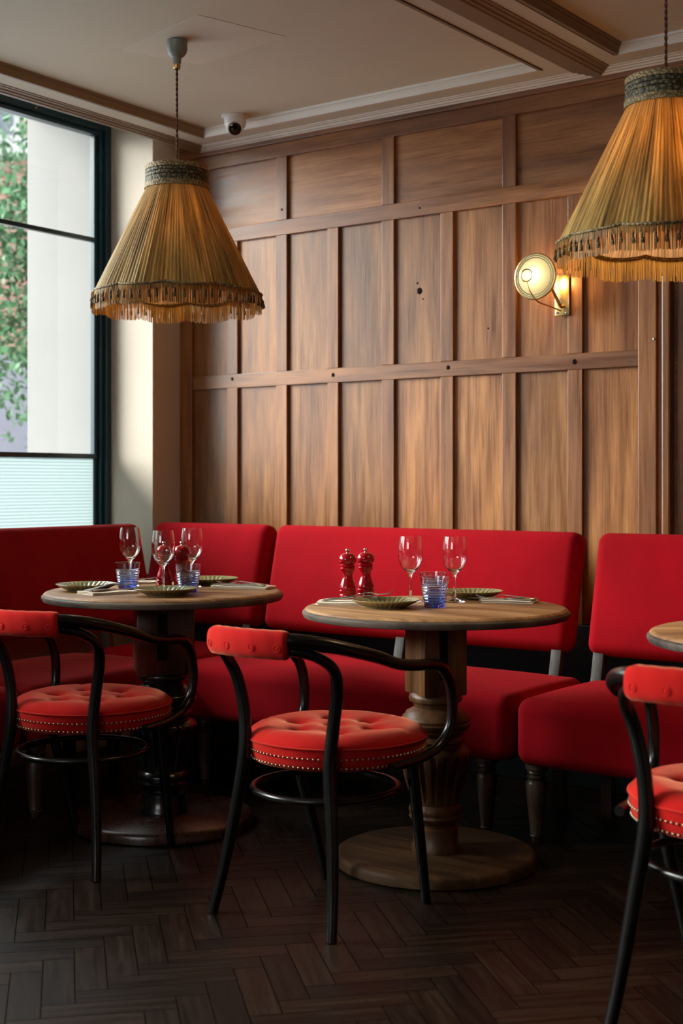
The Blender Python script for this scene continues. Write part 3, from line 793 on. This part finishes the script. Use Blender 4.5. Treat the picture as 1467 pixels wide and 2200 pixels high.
chair_at('black bentwood armchair cut off by the right edge', .853, 2.965, 31.0)

# ------------------------------------------------------------------ pendant lamps
def pendant(label, loc, dead, watts):
    t = thing('pendant_lamp', label, 'lamp', (*loc, 0), 0, 'fringed gold pendant lamps')
    NG = 10
    rnd = random.Random(dead)
    # ceiling rose and flex
    link('ceiling_rose', lt([(0, ZC), (.026, ZC), (.036, ZC - .003), (.036, ZC - .034), (.033, ZC - .038), (.033, ZC - .044), (.024, ZC - .056), (.016, ZC - .060), (.014, ZC - .082), (0, ZC - .082)], n=40, cap=False), M['rose'], t)
    link('cord_grip', lt([(0, ZC - .080), (.012, ZC - .080), (.013, ZC - .092), (.010, ZC - .100), (0, ZC - .100)], n=20, cap=False), M['brass'], t)
    bm = bmesh.new()
    for ph in (0, PI):
        pts = []; z = ZC - .095; i = 0
        while z > 2.20:
            pts.append(Vector((.0022 * math.cos(i * .8 + ph), .0022 * math.sin(i * .8 + ph), z))); z -= .0045; i += 1
        tube(bm, pts, .0026, 6)
    link('cord', bm, M['brown_cord'], t)
    nt_ = 480
    def plan(a, k):     # k 0 at the collar, 1 at the hem
        s_ = abs(math.cos(a * NG / 2)); return 1 - k * .055 * (1 - s_) ** 1.0 * 1.0
    def dz(a): return .010 * abs(math.cos(a * NG / 2)) ** .7
    def cone(rt, rb, zt, zb, inset=0.0, pleat=.0016):
        bm = bmesh.new(); uvl_ = bm.loops.layers.uv.new('UVMap'); rows = 14; rings = []
        jit = [rnd.random() for _ in range(nt_)]
        for j in range(rows + 1):
            k = j / rows; ring = []
            for i in range(nt_):
                a = 2 * PI * i / nt_
                r = (rt + (rb - rt) * k) * plan(a, k) - inset + pleat * (.3 + k) * (math.sin(i * PI / 2 + 1) + 1.2 * (jit[i // 3 % nt_] - .5))
                z = zt + (zb - zt) * k - dz(a) * k
                ring.append(bm.verts.new((r * math.cos(a), r * math.sin(a), z)))
            rings.append(ring)
        for j in range(rows):
            for i in range(nt_):
                i2 = (i + 1) % nt_
                f_ = bm.faces.new((rings[j][i], rings[j][i2], rings[j + 1][i2], rings[j + 1][i]))
                for l, (uu, vv) in zip(f_.loops, ((i, j), (i + 1, j), (i + 1, j + 1), (i, j + 1))): l[uvl_].uv = (uu / nt_, vv / rows)
        return bm
    ZT, ZH = 2.140, 1.782
    shade = link('lamp_shade', cone(.104, .288, ZT, ZH), M['shade'], t, angle=80)
    link('lining', cone(.098, .280, ZT, ZH + .002, .006, .0005), M['lining'], t, angle=80)
    link('collar', lt([(.100, 2.135), (.1065, 2.140), (.1065, 2.156), (.1085, 2.160), (.1085, 2.169), (.106, 2.171), (.1085, 2.173), (.1085, 2.182), (.106, 2.184), (.1085, 2.186), (.1085, 2.194), (.105, 2.198), (.100, 2.198)], n=96, cap=False), M['collar'], t)
    for zz, rr, hh in ((2.205, .1075, .008), (2.143, .110, .009)):
        link('collar_braid', lt([(rr - .003, zz - hh), (rr + .0015, zz - hh), (rr + .001, zz), (rr + .0015, zz + hh), (rr - .003, zz + hh)], n=96), M['braid'], t)
    def hem(a, off=0, z=0):
        r = .288 * plan(a, 1) + off; return Vector((r * math.cos(a), r * math.sin(a), ZH - dz(a) + z))
    bm = bmesh.new(); tube(bm, [hem(2 * PI * k / 240, .002, 0) for k in range(240)], .0072, 8, closed=True, flat=.6)
    link('hem_braid', bm, M['braid'], t)
    # strands of fringe, short top row and long row
    bm = bmesh.new(); uvl_ = bm.loops.layers.uv.new('UVMap')
    def strand(a, off, z0, L_, w_):
        p = hem(a, off, z0); tx = Vector((-math.sin(a), math.cos(a), 0)); nx = Vector((math.cos(a), math.sin(a), 0))
        sway = tx * rnd.gauss(0, .0015) + nx * rnd.gauss(0, .0015); q = p + sway + Vector((0, 0, -L_)); u_ = rnd.random()
        A_ = [p - tx * w_, p + tx * w_, p - nx * w_ * .8]; B_ = [q - tx * w_, q + tx * w_, q - nx * w_ * .8]
        va = [bm.verts.new(x) for x in A_]; vb = [bm.verts.new(x) for x in B_]
        for i in range(3):
            f_ = bm.faces.new((va[i], va[(i + 1) % 3], vb[(i + 1) % 3], vb[i]))
            for l in f_.loops: l[uvl_].uv = (u_, .5)
    for k in range(900):
        a = 2 * PI * (k + rnd.random() * .6) / 900; strand(a, .002, -.004, .058 + rnd.random() * .006, .0010)
    for k in range(420):
        a = 2 * PI * (k + rnd.random() * .5) / 420; strand(a, .006, -.004, .016 + rnd.random() * .003, .0014)
    o = link('fringe', bm, M['fringe'], t, smooth=False, recalc=False); o['kind'] = 'stuff'
    tm_ = bmesh.new()
    lathe(tm_, [(.0012, 0), (.0014, -.004), (.0032, -.006), (.0036, -.010), (.0024, -.012), (.0044, -.018), (.0052, -.027), (.0046, -.031), (0, -.031)], 8)
    to = link('tassel', tm_, M['tassel'], None); tme = to.data; bpy.data.objects.remove(to)
    NT = 60
    for k in range(NT):
        a = 2 * PI * (k + .3 * rnd.random()) / NT; p = hem(a, .0085, -.016)
        o = bpy.data.objects.new('tassel', tme); COL.objects.link(o); o.parent = t; o.location = p; o.rotation_euler = (rnd.gauss(0, .08), rnd.gauss(0, .08), a)
    # lampholder and bulb
    link('lampholder', lt([(0, 2.21), (.018, 2.21), (.020, 2.14), (.016, 2.12), (0, 2.12)], n=20, cap=False), M['brass'], t)
    bulb = link('bulb', lt([(0, 2.13), (.014, 2.12), (.018, 2.10), (.03, 2.07), (.032, 2.05), (.026, 2.028), (.012, 2.016), (0, 2.014)], n=24, cap=False), M['bulb'], t)
    l = bpy.data.lights.new('bulb_light', 'POINT'); l.energy = watts; l.color = (1, .70, .38); l.shadow_soft_size = .04
    lo = bpy.data.objects.new('bulb_light', l); COL.objects.link(lo); lo.location = (loc[0], loc[1], 1.975)
    return t
pendant('gold pleated pendant lamp with fringe over the left table', (-3.297, 3.466), 1, 2.8)
pendant('gold pleated pendant lamp glowing warm, cut off at top right', (-1.521, 3.495), 2, 10)

# ------------------------------------------------------------------ dome camera on the ceiling
c = thing('security_camera', 'white dome security camera on the ceiling above the panelling', 'camera', (-3.787, 4.330, 0))
link('mount', lt([(0, ZC), (.056, ZC), (.057, ZC - .006), (.050, ZC - .010), (0, ZC - .010)], n=40, cap=False), M['white_plastic'], c)
link('housing', lt([(.046, ZC - .009), (.045, ZC - .034), (.040, ZC - .046), (.03, ZC - .054), (0, ZC - .058)], n=40, cap=True), M['white_plastic'], c)
ball = bmesh.new(); bmesh.ops.create_uvsphere(ball, u_segments=32, v_segments=20, radius=.036)
b_ = link('eye', ball, M['white_plastic'], c, (.006, -.008, ZC - .050))
dirv = Vector((.62, -.66, -.42)).normalized()
bm = lt([(.0, .0312), (.0295, .0312), (.0310, .0335), (.0310, .0285), (.0295, .0262), (0, .0262)], n=32, cap=False)
bmesh.ops.transform(bm, matrix=dirv.to_track_quat('Z', 'Y').to_matrix().to_4x4(), verts=bm.verts); link('bezel', bm, M['white_plastic'], b_)
bm = lt([(0, .0372), (.012, .0362), (.022, .0340), (.0265, .0314), (.0265, .030), (0, .030)], n=32, cap=False)
bmesh.ops.transform(bm, matrix=dirv.to_track_quat('Z', 'Y').to_matrix().to_4x4(), verts=bm.verts); link('lens', bm, M['black_lens'], b_)

# ------------------------------------------------------------------ wall light
SX, SYY, SZ = -2.452, WY - .135, 1.880
sc = thing('wall_light', 'lit round opal glass wall light on a brass bracket', 'lamp', (SX, SYY, SZ))
faceM = Matrix.Rotation(PI / 2, 4, 'X')       # local +z of the lathe becomes -y, towards the room
bm = lt([(.080, -.003), (.081, .001), (.077, .004), (.074, .002), (.070, .005), (.067, .003), (.055, .008), (.035, .012), (.018, .014), (0, .0145)], n=64, cap=False)
bmesh.ops.transform(bm, matrix=faceM, verts=bm.verts); link('glass_shade', bm, M['opal'], sc)
bm2 = bmesh.new(); tube(bm2, [Vector((.0825 * math.cos(2 * PI * k / 64), .002, .0825 * math.sin(2 * PI * k / 64))) for k in range(64)], .0035, 8, closed=True)
link('rim', bm2, M['brass'], sc)
bm = lt([(.0835, -.004), (.081, -.016), (.068, -.030), (.045, -.040), (.02, -.044), (0, -.045), (0, -.043), (.02, -.042), (.045, -.038), (.066, -.028), (.079, -.015), (.0815, -.004)], n=48, cap=False); bmesh.ops.transform(bm, matrix=faceM, verts=bm.verts)
link('reflector', bm, M['brass'], sc)
bm = bmesh.new(); tube(bm, spline([(.045, .115, -.118), (.040, .03, -.108), (.022, -.020, -.095), (.000, -.036, -.060), (-.013, -.038, -.024)], 8), .0028, 8)
link('arm', bm, M['brass'], sc)
bm = bmesh.new(); tube(bm, [Vector((-.014 + .0225 * math.cos(2 * PI * k / 40), -.038, .0005 + .0225 * math.sin(2 * PI * k / 40))) for k in range(40)], .0026, 8, closed=True)
link('ring', bm, M['brass'], sc)
link('wall_plate', bx(.014, .074, .125, .135, -.135, .02, bev=.003), M['brass'], sc)
for x in (.024, .064): link('screw', bx(x - .004, x + .004, .121, .126, -.128, -.120, bev=.001), M['steel'], sc)
bm = bmesh.new(); bmesh.ops.create_uvsphere(bm, u_segments=20, v_segments=14, radius=.014); link('bulb', bm, M['bulb_hot'], sc, (.000, .016, .002))
bm = bmesh.new(); tube(bm, spline([(.050, .128, -.10), (.05, .10, -.10), (.03, .06, -.03), (0, .03, 0)], 6), .006, 8); link('bracket', bm, M['brass'], sc)
l = bpy.data.lights.new('bulb_light', 'POINT'); l.energy = 1.7; l.color = (1, .60, .20); l.shadow_soft_size = .02
lo = bpy.data.objects.new('bulb_light', l); COL.objects.link(lo); lo.location = (SX + .03, SYY + .075, SZ + .0)

# ------------------------------------------------------------------ things on the tables
def on(name, loc, z): return (loc[0], loc[1], z + .0003)
MILL = [(0, 0), (.0262, 0), (.0268, .002), (.0268, .014), (.0255, .017), (.0268, .020), (.0270, .028), (.0245, .031), (.0262, .034), (.0262, .038), (.0225, .050), (.0170, .066), (.0155, .076), (.0175, .086), (.0225, .094), (.0235, .098), (.0215, .1005), (.0240, .103), (.0240, .107), (.0200, .1095), (.0200, .1105), (.0245, .114), (.0275, .122), (.0270, .130), (.0225, .139), (.014, .144), (.006, .1455), (0, .1457)]
def mill(label, loc, z):
    t = thing('pepper_mill', label, 'pepper mill', on('', loc, z), 0, 'red table mills')
    link('body', lt(MILL, n=40, cap=False), M['red_gloss'], t)
    link('knob', lt([(0, .144), (.0045, .1455), (.003, .148), (.0062, .151), (.0070, .1545), (.0050, .158), (0, .159)], n=20, cap=False), M['steel'], t)
mill('red lacquered mill, left of the pair on the middle table', (-2.573, 3.476), Z2)
mill('red lacquered mill, right of the pair on the middle table', (-2.555, 3.548), Z2)
mill('red mill on the left table, seen through the front wine glass', (-3.241, 3.345), Z1)
mill('red mill on the left table, right of the pair', (-3.185, 3.372), Z1)

PR = .100
def plate_bm():
    NF = 34
    def mod(r, z, a):
        k = max(0, min(1, (r - .050) / .018)) * max(0, min(1, (.0985 - r) / .012))
        return r, z + .0022 * k * abs(math.cos(a * NF / 2)) - .0011 * k
    prof = [(0, .0045), (.030, .0042), (.050, .0048), (.058, .0068), (.066, .0100), (.074, .0135), (.082, .0170), (.090, .0202), (.0965, .0228), (.0995, .0240), (.1005, .0232), (.0985, .0212), (.090, .0165), (.075, .0095), (.062, .0035), (.060, .0), (.056, .0), (.054, .0022), (0, .0022)]
    return lt(prof, n=204, mod=mod, cap=False)
plate_me = None
def plate(label, loc, z):
    global plate_me
    if plate_me is None:
        o = link('plate', plate_bm(), M['plate']); plate_me = o.data
    else:
        o = bpy.data.objects.new('plate', plate_me); COL.objects.link(o)
    o.location = on('', loc, z); o.rotation_euler[2] = random.random()
    tag(o, label, 'plate', 'fluted green side plates')
plate('olive green fluted plate at the front of the middle table', (-2.322, 3.325), Z2)
plate('green fluted plate at the back of the middle table, beside a wine glass', (-2.291, 3.757), Z2)
plate('green fluted plate at the left side of the left table', (-3.385, 3.130), Z1)
plate('green fluted plate at the front of the left table', (-3.045, 3.150), Z1)
plate('green fluted plate at the back of the left table beside the napkin', (-3.245, 3.575), Z1)

GP = [(0, 0), (.034, 0), (.0355, .0012), (.030, .0032), (.016, .006), (.0070, .011), (.0045, .020), (.0038, .045), (.0038, .070), (.0050, .082), (.0085, .088), (.018, .096), (.0290, .108), (.0360, .124), (.0385, .140), (.0372, .165), (.0335, .190), (.0315, .2005), (.0303, .2005), (.0323, .190), (.0360, .165), (.0373, .140), (.0348, .1248), (.0280, .1095), (.0175, .0985), (.008, .0935), (0, .0925)]
glass_me = None
def wineglass(label, loc, z):
    global glass_me
    if glass_me is None: o = link('wine_glass', lt(GP, n=48, cap=False), M['clear']); glass_me = o.data
    else: o = bpy.data.objects.new('wine_glass', glass_me); COL.objects.link(o)
    o.location = on('', loc, z); tag(o, label, 'glass', 'empty wine glasses')
def tum_bm():
    n = 80; o_ = []
    H_ = .090
    for i in range(41):
        k = i / 40; z = H_ * k; r = .0300 + (.0430 - .0300) * k
        if .10 < k < .74: r += .0011 * math.cos((k - .10) / .64 * 2 * PI * 7)
        o_.append((r, z))
    prof = [(0, .001), (.026, .001), (.028, 0)] + o_ + [(.0418, H_ + .0004)] + [(.0400 - (.0400 - .0275) * (1 - q / 8), .010 + (H_ - .010) * q / 8) for q in range(8, -1, -1)] + [(.022, .0085), (0, .008)]
    def mod(r, z, a):
        if z < .004 or z > .068 or r < .028: return r, z
        return r * (1 + .008 * abs(math.cos(a * 10))), z
    return lt(prof, n=n, mod=mod, cap=False)
tum_me = None
def tumbler(label, loc, z):
    global tum_me
    if tum_me is None: o = link('tumbler', tum_bm(), M['blue']); tum_me = o.data
    else: o = bpy.data.objects.new('tumbler', tum_me); COL.objects.link(o)
    o.location = on('', loc, z); tag(o, label, 'glass', 'blue glass tumblers')
wineglass('empty wine glass on the middle table, left of the two', (-2.375, 3.535), Z2)
wineglass('empty wine glass on the middle table, in front of the back plate', (-2.262, 3.610), Z2)
tumbler('blue ribbed tumbler at the front of the middle table', (-2.205, 3.410), Z2)
tumbler('blue ribbed tumbler hidden behind the front one on the middle table', (-2.318, 3.575), Z2)
wineglass('empty wine glass behind the blue tumbler at the left', (-3.426, 3.369), Z1)
wineglass('empty wine glass in front of the red mill on the left table', (-3.128, 3.225), Z1)
wineglass('empty wine glass right of the mills on the left table', (-3.221, 3.460), Z1)
tumbler('blue ribbed tumbler beside the fork on the left table', (-3.310, 3.244), Z1)
tumbler('blue ribbed tumbler behind the front plate of the left table', (-3.080, 3.290), Z1)

# cutlery
def fork_bm():
    bm = bmesh.new()
    # handle: widening bar along +x from the tail to the neck, then the head and four tines
    def strip(st):      # list of (x, halfwidth, z, thick)
        prev = None
        for x, y0, y1, z, th in st:
            ring = [bm.verts.new((x, y0, z)), bm.verts.new((x, y1, z)), bm.verts.new((x, y1, z + th)), bm.verts.new((x, y0, z + th))]
            if prev:
                for i in range(4): bm.faces.new((prev[i], prev[(i + 1) % 4], ring[(i + 1) % 4], ring[i]))
            else: bm.faces.new(ring)
            prev = ring
        bm.faces.new(prev)
    strip([(0, -.004, .004, .002, .002), (.006, -.008, .008, .002, .003), (.03, -.0085, .0085, .003, .003), (.07, -.005, .005, .007, .003), (.11, -.003, .003, .011, .003), (.125, -.0035, .0035, .010, .003), (.135, -.011, .011, .006, .002), (.148, -.0125, .0125, .003, .002)])
    for i in range(4):
        y = -.0125 + i * .0070
        strip([(.147, y, y + .0040, .003, .002), (.165, y + .0004, y + .0036, .002, .002), (.185, y + .0008, y + .0032, .005, .0018), (.196, y + .0016, y + .0024, .010, .0012)])
    return bm
def knife_bm():
    bm = bmesh.new()
    def ringed(st):
        prev = None
        for x, w_, o_, th in st:
            ring = [bm.verts.new((x, o_ + w_ * math.cos(a), .004 + th * math.sin(a))) for a in [2 * PI * k / 10 for k in range(10)]]
            if prev:
                for i in range(10): bm.faces.new((prev[i], prev[(i + 1) % 10], ring[(i + 1) % 10], ring[i]))
            else: bm.faces.new(ring)
            prev = ring
        bm.faces.new(prev)
    ringed([(0, .004, 0, .003), (.004, .008, 0, .004), (.04, .0085, 0, .004), (.085, .006, 0, .0035), (.095, .0045, 0, .003), (.10, .008, .001, .0012), (.15, .0095, .001, .0008), (.19, .009, .001, .0007), (.208, .003, -.004, .0005)])
    return bm
def put(o, loc, z, ang, roll=0.0, pitch=0.0):
    o.location = (loc[0], loc[1], z); o.rotation_euler = (roll, pitch, ang)
def napkin_bm(L_, W_, layers=3, seed=0):
    bm = bmesh.new(); rnd = random.Random(seed)
    for k in range(layers):
        nx, ny = 14, 8; z0 = .0002 + k * .0028; top = []; bot = []
        sh = rnd.uniform(-.004, .004)
        for i in range(nx + 1):
            for j in range(ny + 1):
                x = -L_ / 2 + L_ * i / nx + sh; y = -W_ / 2 + W_ * j / ny + sh * .5
                wv = .0010 * (math.sin(i * .7 + k) + math.sin(j * 1.1 + k * 2)) + .0012
                wv *= (k + .3) / layers
                bot.append(bm.verts.new((x, y, z0 + wv))); top.append(bm.verts.new((x, y, z0 + wv + .0024)))
        idx = lambda i, j: i * (ny + 1) + j
        for i in range(nx):
            for j in range(ny):
                bm.faces.new((top[idx(i, j)], top[idx(i + 1, j)], top[idx(i + 1, j + 1)], top[idx(i, j + 1)]))
                bm.faces.new((bot[idx(i, j)], bot[idx(i, j + 1)], bot[idx(i + 1, j + 1)], bot[idx(i + 1, j)]))
        per = [(i, 0) for i in range(nx)] + [(nx, j) for j in range(ny)] + [(i, ny) for i in range(nx, 0, -1)] + [(0, j) for j in range(ny, 0, -1)]
        for a, b in zip(per, per[1:] + per[:1]):
            bm.faces.new((bot[idx(*a)], bot[idx(*b)], top[idx(*b)], top[idx(*a)]))
    return bm
def ang_to(p, q): return math.atan2(q[1] - p[1], q[0] - p[0])
def napkin(label, p, q, W_, z, layers=3, seed=0):
    o = link('napkin', napkin_bm(math.dist(p, q), W_, layers, seed), M['napkin'], angle=60); tag(o, label, 'napkin', 'folded cream napkins')
    put(o, ((p[0] + q[0]) / 2, (p[1] + q[1]) / 2), z + .0002, ang_to(p, q))
fork_me = link('fork', fork_bm(), M['steel'], angle=50); knife_me = link('knife', knife_bm(), M['steel'], angle=60)
fd, kd = fork_me.data, knife_me.data; bpy.data.objects.remove(fork_me); bpy.data.objects.remove(knife_me)
def fork(label, p, q, z, roll=0, pitch=0):
    o = bpy.data.objects.new('fork', fd); COL.objects.link(o); put(o, p, z, ang_to(p, q), roll, pitch); tag(o, label, 'fork', 'table forks')
def knife(label, p, q, z, roll=0, pitch=0):
    o = bpy.data.objects.new('knife', kd); COL.objects.link(o); put(o, p, z, ang_to(p, q), roll, pitch); tag(o, label, 'knife', 'table knives')
NT_ = .0092
# middle table, left setting
napkin('folded cream napkin left of the front plate on the middle table', (-2.550, 3.292), (-2.402, 3.382), .095, Z2, 3, 1)
fork('steel fork by the mills, its tines raised on the front plate', (-2.520, 3.318), (-2.405, 3.385), Z2 + NT_, 0, -.12)
knife('steel knife lying beside the fork below the mills', (-2.532, 3.290), (-2.420, 3.352), Z2 + NT_, 0, -.105)
# middle table, right setting
napkin('folded cream napkin at the right of the middle table', (-2.195, 3.670), (-2.045, 3.720), .09, Z2, 3, 2)
fork('steel fork resting on the right napkin of the middle table', (-2.035, 3.738), (-2.180, 3.678), Z2 + NT_)
knife('steel knife resting on the right napkin of the middle table', (-2.030, 3.705), (-2.170, 3.645), Z2 + NT_)
# left table, front-left setting
napkin('cream napkin between the left and front plates of the left table', (-3.262, 3.010), (-3.225, 3.170), .10, Z1, 3, 3)
fork('steel fork pointing at the blue tumbler on the left table', (-3.275, 3.020), (-3.268, 3.150), Z1 + NT_, 0, -.05)
knife('steel knife beside the fork at the front of the left table', (-3.245, 3.015), (-3.222, 3.15), Z1 + NT_)
# left table, far setting
napkin('cream napkin behind the blue tumbler at the far left setting', (-3.500, 3.450), (-3.440, 3.560), .09, Z1, 2, 4)
knife('steel knife propped at the far left setting of the left table', (-3.490, 3.400), (-3.475, 3.580), Z1 + .0066, 0, -.04)
# left table, right setting
napkin('long folded cream napkin at the right side of the left table', (-3.150, 3.500), (-2.945, 3.545), .075, Z1, 3, 5)
fork('steel fork on the right napkin of the left table', (-2.960, 3.556), (-3.140, 3.516), Z1 + NT_)
knife('steel knife on the right napkin of the left table', (-2.955, 3.530), (-3.130, 3.491), Z1 + NT_)
